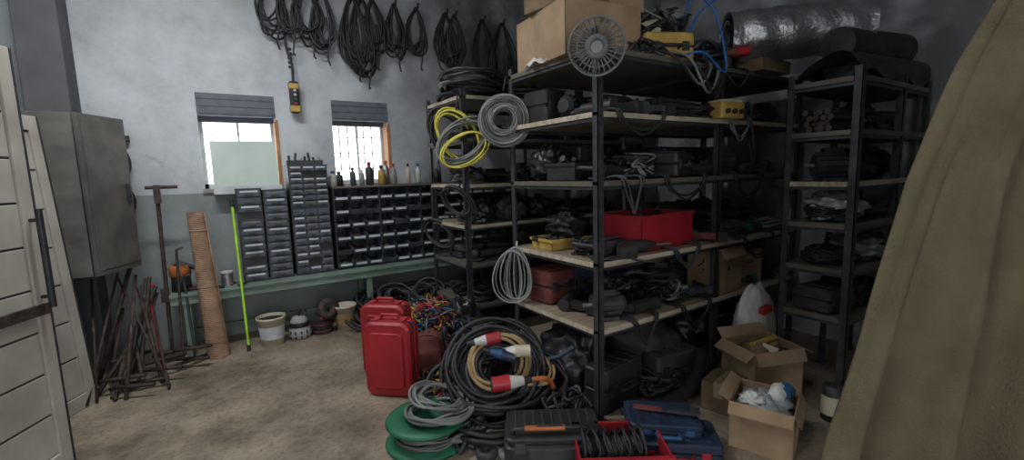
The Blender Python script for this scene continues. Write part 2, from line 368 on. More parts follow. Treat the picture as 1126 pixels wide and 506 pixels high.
# ------------------------------------------------------------------ bench
o=B('green_workbench')
o.bb((-.42,4.97,.50),(4.5,5.43,.59),GBENCH)
o.bb((-.42,4.95,.575),(4.5,5.43,.60),GBENCH)
for xx in(-.3,1.35,3.0,4.3):
    o.bb((xx-.03,4.99,0),(xx+.03,5.05,.5),GBENCH);o.bb((xx-.03,5.36,0),(xx+.03,5.42,.5),GBENCH);o.bb((xx-.02,5.05,.1),(xx+.02,5.36,.15),GBENCH)
o.bb((-.3,5.37,.1),(4.3,5.4,.16),GBENCH)
o.done(.004)
def drawers(name,xa,xb,za,zb,cols,rows,unit=3):
    o=B(name);ya,yb=5.1,5.36
    o.bb((xa+.004,ya+.02,za),(xb-.004,yb,zb),BLKP)
    w=(xb-xa-.02)/cols;h=(zb-za-.02)/rows
    for r in range(rows):
        if r%unit==0: o.bb((xa,ya-.006,za+.004+r*h),(xb,ya+.03,za+.016+r*h),DGR)
        for c in range(cols):
            a=xa+.01+c*w;z=za+.012+r*h;j=random.uniform(0,.012)
            if random.random()<.04:continue
            o.bb((a+.005,ya-j,z+.008),(a+w-.005,ya+.03,z+h-.006),BINM)
            if random.random()<.85:o.bb((a+w*.12,ya-j-.003,z+h*.60),(a+w*.88,ya-j,z+h*.84),LABEL if random.random()<.6 else GREYC)
            o.bb((a+w*.3,ya-j-.018,z+h*.25),(a+w*.7,ya-j,z+h*.36),BLKP)
    for c in range(1,cols): o.bb((xa+.01+c*w-.004,ya-.003,za),(xa+.01+c*w+.004,ya+.03,zb),BLKP)
    o.bb((xa-.001,ya-.004,zb-.012),(xb+.001,yb,zb),DGR)
    return o.done()
drawers('small_parts_drawer_cabinet',.17,.39,.602,1.52,1,12,4)
drawers('small_parts_drawer_cabinet',.395,.62,.602,1.50,1,12,4)
drawers('small_parts_drawer_cabinet',.64,1.02,.602,1.30,3,9,3)
drawers('small_parts_drawer_cabinet',.64,1.02,1.302,1.74,3,7,7)
def bins(name,xa,xb,za,zb,cols,rows):
    o=B(name);o.bb((xa,5.38,za),(xb,5.41,zb),STEEL)
    w=(xb-xa)/cols;h=(zb-za)/rows
    for r in range(rows):
        for c in range(cols):
            a=xa+c*w+.006;b=a+w-.012;z=za+r*h+.005;t=.004;hh=h*.8
            yf=5.12;m=BINM
            o.bb((a,yf,z),(b,5.38,z+t),m);
            o.add([(a,yf,z),(b,yf,z),(b,yf-.03,z+hh*.5),(a,yf-.03,z+hh*.5),(a,yf+.006,z),(b,yf+.006,z),(b,yf-.024,z+hh*.5),(a,yf-.024,z+hh*.5)],[(0,1,2,3),(7,6,5,4),(3,2,6,7)],BINM)
            for s_ in(a,b-t):
                o.add([(s_,yf,z),(s_,5.38,z),(s_,5.38,z+hh),(s_,yf+.1,z+hh),(s_,yf-.03,z+hh*.5),(s_+t,yf,z),(s_+t,5.38,z),(s_+t,5.38,z+hh),(s_+t,yf+.1,z+hh),(s_+t,yf-.03,z+hh*.5)],[(0,1,2,3,4),(9,8,7,6,5),(3,4,9,8),(2,3,8,7)],m)
            if random.random()<.75:o.bb((a+.015,yf-.028,z+hh*.2),(b-.015,yf-.014,z+hh*.40),LABEL)
            o.blob(((a+b)/2,5.24,z+.03),(w*.8,.2,.06),random.choice([RSTEEL,GALV,BLK,TAN]),.3,4,r*7+c,10,6)
    for c in range(0,cols+1,3): o.bb((xa+c*w-.005,5.1,za-.01),(xa+c*w+.005,5.4,zb+.01),STEEL)
    return o.done()
bins('open_fronted_bin_rack',1.06,2.2,.61,1.48,7,6)
bins('open_fronted_bin_rack',2.24,3.38,.61,1.48,7,6)
def bottle(name,x,y,z,r,h,m,cap,neck=.4):
    o=B(name);o.lathe([(0,0),(r,0),(r,h*.62),(r*.9,h*.7),(r*neck,h*.8),(r*neck,h*.86)],m,(x,y,z));o.cyl((x,y,z+h*.84),(x,y,z+h),r*neck*1.25,cap,n=12);o.done()
o=B('bin_rack_top_board');o.bb((1.05,5.08,1.485),(3.4,5.42,1.505),SHELFD);o.done()
cols=[(WHT,BLUE),(LGREY,RED),(YEL,BLK),(LGREY,WHT),(BLKP,DRED),(CREAM,BLK),(GALV,ORG),(DGR,RED),(BINM,BLK)]
for k,xx in enumerate((1.1,1.17,1.3,1.42,1.50,1.62,1.70,1.77,1.95,2.1,2.3,2.36)):
    a,b=cols[(k*4)%9];r=random.uniform(.025,.045)
    bottle('spray_bottle',xx,5.25+.05*math.sin(k*2.3),1.506,r,random.uniform(.12,.28),a,b)
o=B('hand_tool_cluster')
for k in range(7):
    xx=.68+k*.05;o.cyl((xx,5.25,1.745),(xx+.02*math.sin(k),5.25,1.84+.03*math.sin(k*2)),.012,[BLKP,DGR,GALV,BLKP][k%4],n=8)
o.bb((.65,5.2,1.742),(1.0,5.3,1.79),DGR);o.done()
o=B('translucent_panel');o.box((.29,5.33,1.76),(.57,.012,.46),TRANSP,(-6,0,0));o.bb((.0,5.29,1.47),(.6,5.44,1.545),FRAME);o.done()
o=B('orange_glue_gun_stand');o.lathe([(0,0),(.08,0),(.075,.13),(.05,.16),(.05,.25),(0,.27)],BLKP,(-.33,5.15,.6));o.lathe([(.078,.14),(.085,.15),(.085,.22),(.07,.24),(0,.24)],ORG,(-.33,5.15,.6));o.cyl((-.33,5.15,.86),(-.2,5.1,.8),.02,BLKP);o.done()
o=B('paint_tin');o.cyl((.03,5.12,.6),(.03,5.12,.72),.05,GALV);o.cyl((.03,5.12,.72),(.03,5.12,.735),.053,WHT);o.done()
o=B('clutter_of_hand_tools');
for k in range(9):
    a=V((-.3+.06*k,5.08+.05*math.sin(k*3),.615));an=k*1.3;o.tube([a,a+V((.12*math.cos(an),.08*math.sin(an),0))],.011,[RSTEEL,BLK,RED,GALV][k%4],6)
o.done()
def bucket(name,x,y,r,h,m,fill=None,band=None):
    o=B(name);o.lathe([(0,0),(r*.8,0),(r,h),(r*1.06,h),(r*1.06,h-.02),(r*1.02,h-.02)],m,(x,y,0));o.lathe([(r*.97,h),(r*.8,.05),(0,.05)],m,(x,y,0))
    if fill:o.lathe([(r*.95,h*.9),(0,h*.92)],fill,(x,y,0))
    if band:o.lathe([(r*.86,h*.25),(r*.95,h*.7)],band,(x,y,0))
    P=[(x+r*1.05*math.cos(a),y-r*.5*math.sin(a),h*.95-.75*r*math.sin(a)) for a in [math.pi*j/12 for j in range(13)]]
    o.tube(P,.004,GALV,5);o.done()
bucket('plastic_bucket',.35,4.90,.125,.28,CREAM,BLK,LABEL)
bucket('plastic_bucket',1.05,4.93,.115,.26,CREAM,WHT,TAN)
o=B('shop_vacuum_motor');o.lathe([(0,0),(.1,0),(.11,.05),(.1,.1),(.085,.11),(.085,.17),(.06,.22),(0,.23)],LGREY,(.6,4.93,0));o.lathe([(.087,.12),(.09,.13),(.09,.16),(.086,.17)],BLK,(.6,4.93,0))
for k in range(12):
    a=k*math.pi/6;o.box((.6+.1*math.cos(a),4.93+.1*math.sin(a),.05),(.015,.015,.08),BLKP,(0,0,k*30))
o.tube([(.6,4.93,.22),(.62,4.9,.3),(.67,4.88,.28)],.012,BLK,6);o.done()
o=B('grinding_disc_stack');
for k in range(6):o.cyl((.82,4.97,.022*k),(.82,4.97,.022*k+.018),.11-.008*(k%3),[BLK,DRED,BLKP][k%3],n=20)
o.done()
o=B('round_wire_brush');o.lathe([(.03,-.02),(.11,-.012),(.11,.012),(.03,.02),(.03,-.02)],RSTEEL,(.88,4.88,.26),(.2,-1,.3));o.cyl((.88,4.93,.15),(.88,4.9,.26),.012,STEEL);o.cyl((.82,4.97,.13),(.88,4.93,.16),.03,DRED);o.done()
o=B('black_hose_heap')
for k in range(8):o.coil((1.3+.13*k,4.85+.1*math.sin(k*2),.15+.06*(k%3)),.2-.01*k,.015,[BLK,BLK,DGR][k%3],5,(.2*math.sin(k),-.5,1),.07,.06)
o.blob((1.6,5.2,.12),(.8,.3,.3),BBAG,.3,3,4);o.done()
# ------------------------------------------------------------------ racks
def rack(name,xs,ys,levels,top,boards=None,pw=.045):
    o=B(name)
    for x in xs:
        for y in ys:
            sx=1 if x<xs[-1]-.01 else -1;sy=1 if y<ys[-1]-.01 else -1
            o.bb((x,y,0),(x+sx*pw,y+sy*.005,top),STEEL);o.bb((x,y,0),(x+sx*.005,y+sy*pw,top),STEEL)
            o.box((x+sx*.02,y+sy*.02,.004),(.07,.07,.008),STEEL)
            if y==ys[0]:
                for k in range(int(top/.06)):
                    o.bb((x+sx*.018,y-.0012,.05+k*.06),(x+sx*.028,y+.001,.075+k*.06),BLK)
    for li,z in enumerate(levels):
        bd=(boards[li] if boards else SHELF);ed=EDGE if bd is SHELF else SHELFD
        o.bb((xs[0],ys[0]+.006,z-.02),(xs[-1],ys[-1]-.006,z),bd)
        for y in(ys[0]+.007,ys[-1]-.012): o.bb((xs[0]+.01,y,z-.05),(xs[-1]-.01,y+.005,z-.021),STEEL)
        for x in xs: 
            sx=1 if x<xs[-1]-.01 else -1
            o.bb((x+sx*.006,ys[0]+.01,z-.05),(x+sx*.012,ys[-1]-.01,z-.021),STEEL)
        o.bb((xs[0]+.046,ys[0]-.004,z-.028),(xs[-1]-.046,ys[0]+.006,z+.003),ed)
        o.bb((xs[0]-.006,ys[0]+.046,z-.028),(xs[0]+.0,ys[-1]-.046,z+.003),ed)
    return o.done()
Lv=[.60,1.03,1.53,1.94,2.31]
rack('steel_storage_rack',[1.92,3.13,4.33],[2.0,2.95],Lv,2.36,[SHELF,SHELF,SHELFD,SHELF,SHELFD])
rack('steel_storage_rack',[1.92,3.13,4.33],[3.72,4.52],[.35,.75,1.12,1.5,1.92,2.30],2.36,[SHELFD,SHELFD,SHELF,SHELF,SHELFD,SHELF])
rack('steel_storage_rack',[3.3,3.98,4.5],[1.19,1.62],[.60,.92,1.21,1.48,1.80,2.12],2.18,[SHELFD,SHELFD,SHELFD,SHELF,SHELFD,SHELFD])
# ------------------------------------------------------------------ stock item builders
def Mz(loc,a): return Matrix.Translation(V(loc))@Matrix.Rotation(R(a),4,'Z')
def grinder(loc,a,c,s=1.25):
    o=B('angle_grinder');o.M=Mz(loc,a)@Matrix.Scale(s,4)
    o.cyl((-.02,0,.045),(.2,0,.045),.032,c);o.cyl((.2,0,.045),(.33,0,.045),.026,BLKP,r2=.022);o.lathe([(0,0),(.034,0),(.034,.05),(.02,.07),(0,.07)],STEEL,(-.05,0,.02))
    o.cyl((-.05,0,.008),(-.05,0,.016),.062,DGR,n=24);o.cyl((-.05,.03,.06),(-.06,.16,.07),.014,BLKP)
    o.tube(smooth([(.33,0,.045),(.4,.02,.02),(.42,.1,.01),(.34,.15,.01),(.25,.12,.01)]),.006,BLK);o.done()
def drill(loc,a,c,s=1.25):
    o=B('power_drill');o.M=Mz(loc,a)@Matrix.Scale(s,4)@Matrix.Translation(V((0,0,.036)))
    o.cyl((-.1,0.05,0),(.1,.05,0),.036,c);o.cyl((.1,.05,0),(.16,.05,0),.028,BLKP,r2=.018);o.cyl((.16,.05,0),(.26,.05,0),.006,GALV,n=8)
    o.box((-.07,-.03,0),(.05,.14,.04),c,(0,0,-14));o.box((-.09,-.11,0),(.09,.05,.06),BLKP);o.box((-.035,-.0,0),(.02,.03,.02),BLK)
    o.lathe([(.0361,-.06),(.0375,-.055),(.0375,.0),(.0361,.005)],BLKP,(0,.05,0),(1,0,0));o.tube(smooth([(-.09,-.13,0),(-.1,-.2,-.02),(0,-.24,-.03),(.1,-.16,-.03)]),.006,BLK);o.done()
def case(loc,a,d,c,tilt=None,name='tool_case',hc=None):
    o=B(name);o.M=Mz(loc,a)
    if tilt:o.M=o.M@Euler([R(t) for t in tilt]).to_matrix().to_4x4()
    w,dd,h=d;hc=hc or BLKP
    o.rbox((0,0,h*.27),(w,dd,h*.5),c,.03);o.rbox((0,0,h*.76),(w,dd,h*.46),c,.03)
    o.box((0,0,h*.52),(w*.97,dd*.97,h*.03),BLKP)
    for s_ in(-.3,.3):o.box((s_*w,-dd/2-.004,h*.52),(.05,.014,h*.3),hc)
    for k in range(4):o.box((-.36*w+k*.24*w,0,h+.001),(.03,dd*.7,.008),c)
    o.tube([(-.16*w,-dd/2,h*.45),(-.15*w,-dd/2-.045,h*.5),(.15*w,-dd/2-.045,h*.5),(.16*w,-dd/2,h*.45)],.011,hc,8)
    return o.done(.003)
def carton(loc,a,d,open_=True,name='cardboard_box',flap=.5,fill=None,m=CARD,tape=True):
    o=B(name);o.M=Mz(loc,a);w,dd,h=d;t=.006
    o.bb((-w/2,-dd/2,0),(w/2,dd/2,t),m)
    o.bb((-w/2,-dd/2,0),(w/2,-dd/2+t,h),m);o.bb((-w/2,dd/2-t,0),(w/2,dd/2,h),m);o.bb((-w/2,-dd/2,0),(-w/2+t,dd/2,h),m);o.bb((w/2-t,-dd/2,0),(w/2,dd/2,h),m)
    if open_:
        f=flap*min(w,dd)
        for (ex,ey,ln,ang) in((0,-1,w,-60),(0,1,w,30),(1,0,dd,-35),(-1,0,dd,-50)):
            ang+=random.uniform(-12,12)
            dx=math.cos(R(ang));dz=math.sin(R(ang))
            if ex==0:
                y_=ey*dd/2;vs=[(-ln/2,y_,h),(ln/2,y_,h),(ln/2*.98,y_+ey*f*dx,h+f*dz),(-ln/2*.98,y_+ey*f*dx,h+f*dz)]
            else:
                x_=ex*w/2;vs=[(x_,-ln/2,h),(x_,ln/2,h),(x_+ex*f*dx,ln/2*.98,h+f*dz),(x_+ex*f*dx,-ln/2*.98,h+f*dz)]
            vs2=[(a_,b_,c_+t) for a_,b_,c_ in vs]
            o.add(vs+vs2,[(0,1,2,3),(7,6,5,4),(0,1,5,4),(1,2,6,5),(2,3,7,6),(3,0,4,7)],m)
    else:
        o.bb((-w/2,-dd/2,h-t),(w/2,dd/2,h),m)
        o.bb((-w/2,-.002,h),(w/2,.002,h+.001),CARDD)
        if tape:
            o.bb((-w/2-.001,-.03,h-.0),(w/2+.001,.03,h+.001),TAPE);o.bb((-w/2-.001,-.03,h-.1),(-w/2,.03,h),TAPE)
            o.bb((-.05,-dd/2-.001,h*.62),(.05,-dd/2+.001,h*.72),CARDD)
    if fill=='bottles':
        o.blob((0,0,h*.8),(w*.85,dd*.85,h*.5),PBAG,.35,4,2);o.blob((-.05,.05,h*.95),(w*.4,dd*.4,h*.3),WHT,.35,4,5)
        o.lathe([(0,0),(.045,0),(.045,.1),(.015,.13),(.015,.15),(0,.15)],WHT,(-.02,-.05,h*1.02),(1,-.1,.25));o.cyl((.04,-.08,h*1.06),(.11,-.10,h*1.1),.042,BLUE)
    elif fill=='dark':
        o.blob((0,0,h*.6),(w*.9,dd*.9,h*.7),BBAG,.3,4,3)
    elif fill=='paper':
        o.blob((0,0,h*.75),(w*.85,dd*.85,h*.5),CARDD,.35,4,6);o.cyl((-.08,0,h*.98),(.14,.04,h*1.03),.022,YEL);o.box((.05,-.05,h*.92),(.15,.1,.04),CREAM,(10,20,30))
    return o.done()
def motor(loc,a,r=.08,l=.25,c=DGR):
    o=B('electric_motor');o.M=Mz(loc,a)
    o.cyl((-l/2,0,r+.02),(l/2,0,r+.02),r*.9,c,n=20);o.cyl((-l/2-.03,0,r+.02),(-l/2,0,r+.02),r*.6,c,r2=r*.9,n=20);o.cyl((l/2,0,r+.02),(l/2+.06,0,r+.02),.014,GALV,n=10)
    for k in range(14):
        t=2*math.pi*k/14;o.box((0,math.cos(t)*r*.95,r+.02+math.sin(t)*r*.95),(l*.9,.006,.02),c,(math.degrees(t)-90,0,0))
    o.bb((-l*.35,-r*.9,0),(l*.35,r*.9,.02),c);o.bb((-.05,-.04,2*r),(.05,.04,2*r+.05),c);o.done()
def cable(loc,Rr,r,m,turns=5,name='cable_coil',thick=.03,depth=.03,nrm=(0,0,1)):
    o=B(name);o.coil(loc,Rr,r,m,turns,nrm,thick,depth);o.done()
def tangle(loc,w,h,cols,n=8,r=.008,name='loose_cable_pile'):
    o=B(name)
    for k in range(n):
        P=[V(loc)+V((rnd.uniform(-w,w),rnd.uniform(-w,w)*.8,r+rnd.uniform(0,h))) for _ in range(7)]
        o.tube(smooth(P,7),r*rnd.uniform(.8,1.3),rnd.choice(cols),5)
    o.done()
def bag(loc,d,m,name='plastic_bag',seed=1,amp=.3):
    o=B(name);o.blob((loc[0],loc[1],loc[2]+d[2]*.42),d,m,amp,3.4,seed,40,24)
    o.tube([(loc[0],loc[1],loc[2]+d[2]*.8),(loc[0]+.02,loc[1],loc[2]+d[2]*.98),(loc[0]-.03,loc[1]+.02,loc[2]+d[2]*1.04)],.014,m,6);o.done()
def pipes(loc,a,l,n,m,name='pipe_bundle',r=.02):
    o=B(name);o.M=Mz(loc,a)
    for k in range(n):
        row=k//4;y_=(k%4-1.5)*2*r+(row%2)*r;z_=r+row*r*1.75
        o.cyl((-l/2+random.uniform(-.03,.03),y_,z_),(l/2+random.uniform(-.05,.05),y_,z_),r,m,n=10)
    o.done()
def crate(loc,a,d,c,name='plastic_tray',stuff=True):
    o=B(name);o.M=Mz(loc,a);w,dd,h=d;t=.008
    o.bb((-w/2,-dd/2,0),(w/2,dd/2,t),c)
    o.bb((-w/2,-dd/2,0),(w/2,-dd/2+t,h),c);o.bb((-w/2,dd/2-t,0),(w/2,dd/2,h),c);o.bb((-w/2,-dd/2,0),(-w/2+t,dd/2,h),c);o.bb((w/2-t,-dd/2,0),(w/2,dd/2,h),c)
    o.bb((-w/2-.012,-dd/2-.012,h-.02),(w/2+.012,-dd/2,h),c);o.bb((-w/2-.012,dd/2,h-.02),(w/2+.012,dd/2+.012,h),c);o.bb((-w/2-.012,-dd/2,h-.02),(-w/2,dd/2,h),c);o.bb((w/2,-dd/2,h-.02),(w/2+.012,dd/2,h),c)
    if stuff:
        for k in range(12):
            p=V((random.uniform(-w*.35,w*.35),random.uniform(-dd*.3,dd*.3),h*.6+random.uniform(0,h*.4)));q=V((random.uniform(-.1,.1),random.uniform(-.05,.05),random.uniform(-.02,.05)))
            o.cyl(p-q,p+q,random.uniform(.01,.025),random.choice([BLK,BLKP,DGR,BLK,STEEL]),n=8)
    o.done()
rnd=random.Random(11)
def fill(xa,xb,ya,yb,z,gap,kinds,step=.31):
    x=xa+.17
    while x<xb-.13:
        ys_=(ya+.17,ya+.47,ya+.76) if yb-ya>.7 else ((ya+yb)/2,)
        for ri,y in enumerate(ys_):
            if y>yb-.13:continue
            k=rnd.choice(kinds)
            if ri==2: k=rnd.choice(['bag','case','case','bag'])
            an=rnd.uniform(0,180);c=rnd.choice([DGR,BLKP,NAVY,DGR,BLKP,GREEN if rnd.random()<.15 else BLKP,DRED if rnd.random()<.3 else STEEL]);zz=z+.004
            if k=='grinder':grinder((x,y,zz),an,c)
            elif k=='drill':drill((x,y,zz),an,c)
            elif k=='case' and gap>.25:
                h_=min(.10+.08*rnd.random(),gap-.1)
                if ri==2:h_=min(.25,gap-.09)
                case((x,y,zz),rnd.uniform(-20,20),(.29,.26,h_),c)
                if ri<2 and gap-h_>.2 and rnd.random()<.9:
                    if rnd.random()<.4:grinder((x-.08,y,zz+h_+.005),rnd.uniform(-30,30),rnd.choice([BLKP,DGR,NAVY]),1.05)
                    else:tangle((x,y,zz+h_),.14,.09,[BLK,BLK,DGR],7)
            elif k=='motor':motor((x,y,zz),an,rnd.uniform(.06,.09),.2,c)
            elif k=='cable':cable((x,y,zz+.06),.12,.0095,rnd.choice([BLK,BLK,BLK,GREYC,DGR,BLK]),9,thick=.025,depth=.045)
            elif k=='tangle':tangle((x,y,zz),.15,min(.17,gap*.5),[BLK,BLK,BLK,DGR,GREYC,DGR,BLK],10)
            elif k=='bag':bag((x,y,zz),(.29,.26,min(.27,gap-.10)),rnd.choice([BBAG,RAG,BBAG]),'plastic_bag',rnd.randint(0,99))
            elif k=='pipes':pipes((x,y,zz),rnd.uniform(-8,8),.30,16,rnd.choice([BLKP,STEEL,RSTEEL]))
            elif k=='crate':
                crate((x,y,zz),rnd.uniform(-6,6),(.29,.27,.12),c)
        x+=step
A=['grinder','motor','cable','bag','crate','drill','case','pipes','tangle']
fill(1.98,4.3,2.0,2.95,.60,.38,['tangle','case','cable','motor','drill','tangle','cable'])
fill(2.98,4.3,2.0,2.95,1.03,.45,['case','tangle','drill','cable','motor'])
fill(1.98,4.3,2.0,2.95,1.53,.36,['case','drill','motor','tangle','cable','crate','tangle','grinder','cable'])
fill(1.98,4.3,2.0,2.95,1.94,.33,['motor','cable','case','tangle','pipes','tangle','drill'])
for z_,g_ in((.35,.35),(.75,.33),(1.12,.33),(1.5,.38),(1.92,.33)):fill(1.98,4.3,3.72,4.52,z_,g_,A,.36)
fill(3.3,4.5,1.19,1.62,.92,.25,['tangle','cable','pipes']);fill(3.3,4.5,1.19,1.62,1.21,.22,['cable','pipes']);fill(3.3,4.5,1.19,1.62,1.48,.3,['bag','motor','tangle','case']);fill(3.3,4.5,1.19,1.62,1.80,.3,['bag','pipes','case','bag']);fill(3.3,4.5,1.19,1.62,.6,.3,['bag','case'])
for (xa,xb,z,sg,m) in((2.05,2.5,1.94,.10,BLK),(2.5,2.95,1.53,.12,BLK),(3.3,3.7,1.53,.16,BLK),(2.2,2.45,.60,.14,BLK),(2.6,2.9,1.03,.10,DGR),(3.45,3.9,1.03,.15,BLK),(3.2,3.5,1.94,.12,GREYC),(2.1,2.3,1.53,.18,DGR),(2.7,3.05,.6,.12,BLK)):
    o=B('draped_cable')
    for k in range(2):
        e=.03*k;o.tube(smooth([(xa+e,2.12,z+.02),(xa+e,1.985,z+.02),(xa+.05+e,1.975,z-sg*.6),((xa+xb)/2,1.97,z-sg-e),(xb-.05,1.975,z-sg*.5),(xb-e,1.985,z+.02),(xb-e,2.14,z+.02)]),.008,m)
    o.done()
for k,(x,y,d,m) in enumerate([(2.2,2.55,(.5,.5,.5),BBAG),(2.75,2.4,(.5,.6,.48),RAG),(3.3,2.45,(.5,.6,.5),BBAG),(3.9,2.5,(.6,.6,.5),BBAG),(2.3,4.1,(.6,.5,.25),BBAG),(3.2,4.1,(.7,.5,.25),RAG)]):
    bag((x,y,0.0),d,m,'filled_sack',k+20,.2)
case((2.2,2.15,.0),8,(.42,.2,.30),BLKP);case((2.75,2.1,.0),-8,(.42,.18,.26),DGR)
tangle((2.5,2.02,.0),.16,.12,[BLK],8,.012)
crate((2.68,2.28,1.031),2,(.58,.38,.25),RED,'red_plastic_tray')
crate((2.16,2.66,1.031),-3,(.34,.26,.08),YEL,'yellow_plastic_tray')
tangle((2.15,2.3,1.031),.16,.10,[BLK,DGR,BLK],9)
grinder((2.1,2.12,1.031),20,DGR);drill((2.3,2.07,1.035),-20,BLKP)
bag((2.2,2.62,1.12),(.3,.26,.2),BBAG,'plastic_bag',55)
o=B('stack_of_papers');
for k in range(6):o.box((2.36,2.40,1.035+k*.008),(.2,.2,.006),LABEL,(0,0,k*7))
o.done()
carton((3.38,2.17,.601),4,(.34,.28,.36),True,flap=.3,fill='dark')
carton((3.75,2.2,.601),-6,(.3,.26,.3),False)
o=B('yellow_junction_box');o.M=Mz((3.22,2.02,1.945),-8);o.rbox((0,0,.06),(.24,.16,.12),YEL,.02);o.rbox((0,0,.125),(.22,.14,.02),CREAM,.02)
for k in range(3):o.cyl((-.07+.07*k,-.08,.05),(-.07+.07*k,-.1,.05),.018,BLKP,n=12)
o.tube(smooth([(.12,0,.06),(.2,-.06,.0),(.2,-.1,-.2),(.26,-.06,-.35),(.3,.03,-.12)]),.007,BLK);o.done(.004)
bag((3.55,1.4,1.211),(.34,.3,.22),PBAG,'plastic_wrapped_parts',5);bag((3.8,1.36,.921),(.4,.3,.18),PBAG,'plastic_wrapped_parts',8)
# ------------------------------------------------------------------ rack-top objects
carton((2.2,2.5,2.311),-6,(.60,.62,.34),False);
carton((2.08,2.45,2.652),10,(.36,.45,.2),False,m=CARDD);carton((2.44,2.46,2.652),-8,(.3,.45,.26),False)
o=B('white_cloth');o.grid(lambda u,v:V((1.88+.13*u+.02*math.sin(v*7),2.28+.42*v,2.322+.05*math.sin(math.pi*u)*(.6+.4*math.sin(v*11))+.012*math.sin(v*23+u*6))),24,40,WHT);o.done(solid=.006)
def spool(c,n_,r,w,m=DGR):
    o=B('wire_spool');nn=V(n_).normalized()
    for s_ in(-1,1):
        cc=V(c)+nn*s_*w/2
        o.lathe([(r*.93,-.004),(r,-.006),(r,.006),(r*.93,.004),(r*.93,-.004)],m,cc,nn,36)
        o.lathe([(r*.22,-.006),(r*.42,-.006),(r*.42,.006),(r*.22,.006),(r*.22,-.006)],m,cc,nn,28)
        o.lathe([(r*.66,-.003),(r*.7,-.003),(r*.7,.003),(r*.66,.003),(r*.66,-.003)],m,cc,nn,36)
        a=nn.orthogonal().normalized();b=nn.cross(a)
        for k in range(28):
            t=2*math.pi*k/28;d=a*math.cos(t)+b*math.sin(t);o.tube([cc+d*r*.4,cc+d*r*.95],.005,m,4)
    o.cyl(V(c)-nn*w/2,V(c)+nn*w/2,r*.40,m,n=24);o.cyl(V(c)-nn*w*.52,V(c)+nn*w*.52,r*.2,LGREY,n=20)
    o.tube([V(c)+V((0,0,r*.4)),V(c)+V((.05,.06,r*.9)),V(c)+V((.12,.2,.09))],.005,BLK)
    o.done()
spool((1.82,1.90,2.27),(-.66,-.66,-.3),.155,.07,mat('spool_grey',(.15,.155,.16),.5))
case((2.72,2.2,2.311),-25,(.36,.28,.2),YEL,name='yellow_tool_case');case((2.80,2.6,2.311),5,(.45,.3,.26),DGR);
case((2.78,2.32,2.513),20,(.3,.2,.12),CREAM,name='yellow_tool_case')
tangle((2.75,2.25,2.50),.2,.2,[BLK,BLK,DGR,GREYC],12,.009);tangle((3.2,2.2,2.31),.22,.2,[BLK,BLK,DGR],14,.011);tangle((2.45,2.1,2.31),.12,.1,[BLK,DGR],8,.01)
o=B('overhanging_cables')
for k in range(6):
    a=random.uniform(2.4,3.0);P=[(a,2.3,2.35),(a+.05,2.05,2.36),(a+.12,1.93,2.3-.05*random.random()),(a+.3,1.92,2.18-.12*random.random()),(a+.45,1.95,2.3),(a+.5,2.2,2.36)]
    o.tube(smooth(P),.009,[BLK,BLK,GREYC][k%3])
o.done()
o=B('blue_air_hose');o.tube(smooth([(2.95,2.3,2.33),(2.9,2.1,2.75),(3.0,2.0,2.7),(3.05,1.95,2.5),(3.08,1.93,2.28),(3.0,1.92,2.26),(2.8,1.93,2.36),(2.7,2.1,2.33)]),.008,BLUEH)
o.tube(smooth([(3.3,2.5,2.33),(3.5,2.4,2.9),(3.9,1.9,3.0),(4.3,1.5,2.95),(4.5,1.2,2.85),(4.58,.9,2.9),(4.58,.5,2.95),(4.58,.3,2.8)]),.009,BLUEH);o.done()
def plug(o,p,d,c,body=WHT,L=.16,r=.035):
    p=V(p);d=V(d).normalized()
    o.cyl(p,p+d*L*.45,r*.62,body,r2=r*.95);o.cyl(p+d*L*.45,p+d*L*.6,r*1.08,c,n=18);o.cyl(p+d*L*.6,p+d*L,r*1.0,c,n=18);o.cyl(p-d*.05,p,r*.4,BLK,r2=r*.6)
    o.cyl(p+d*L,p+d*(L+.004),r*.8,BLKP,n=16)
o=B('industrial_plug_lead');plug(o,(3.15,1.98,2.4),(.7,-.5,.1),RED,DRED);o.tube(smooth([(3.12,2.0,2.4),(3.0,2.2,2.35),(3.3,2.4,2.33)]),.012,BLK);o.cyl((3.2,2.0,2.31),(3.2,2.0,2.38),.03,BLKP);o.done()
o=B('foil_insulation_roll');p=V((3.42,2.15,2.58));q=V((4.12,1.5,2.60));d=(q-p).normalized();Ln=(q-p).length
a_=d.orthogonal().normalized();b_=d.cross(a_)
def rf(u,v):
    t=2*math.pi*u;r=.19+.012*noise.noise(V((math.cos(t)*2,math.sin(t)*2,v*6)))+.006*math.sin(v*30+3*math.sin(t))
    return p+d*Ln*v+(a_*math.cos(t)+b_*math.sin(t))*r
o.grid(rf,40,50,ALU)
for k in range(4):o.lathe([(.19-.03*k,.0),(.178-.03*k,.004),(.178-.03*k,.12)],ALU if k%2==0 else DGR,p,d,28)
o.lathe([(.19,Ln),(.15,Ln+.004),(.14,Ln-.1),(0,Ln-.1)],DGR,p,d,28);o.lathe([(.09,.05),(0,.05)],BLK,p,d,20)
o.bb((3.5,1.9,2.31),(3.9,2.3,2.40),CARDD);o.done()
MEM=mat('bitumen_membrane',(.045,.045,.046),.8,col2=(.02,.02,.021),bump=.4)
o=B('black_membrane_roll');
for (a,b,r) in(((3.55,1.42,2.235),(4.5,1.30,2.235),.105),((3.75,1.52,2.42),(4.5,1.40,2.44),.12)):
    o.cyl(a,b,r,MEM,n=22);o.tube([V(a)+V((-.002,(r-.01-j*.0012)*math.cos(j*.4),(r-.01-j*.0012)*math.sin(j*.4))) for j in range(70)],.003,DGR,4)
o.grid(lambda u,v:V((3.35+1.15*u,1.2+.42*v,2.145+.03*math.sin(u*14+v*5)+.02*math.sin(v*9)+.14*math.sin(math.pi*v))),40,14,MEM)
o.done()
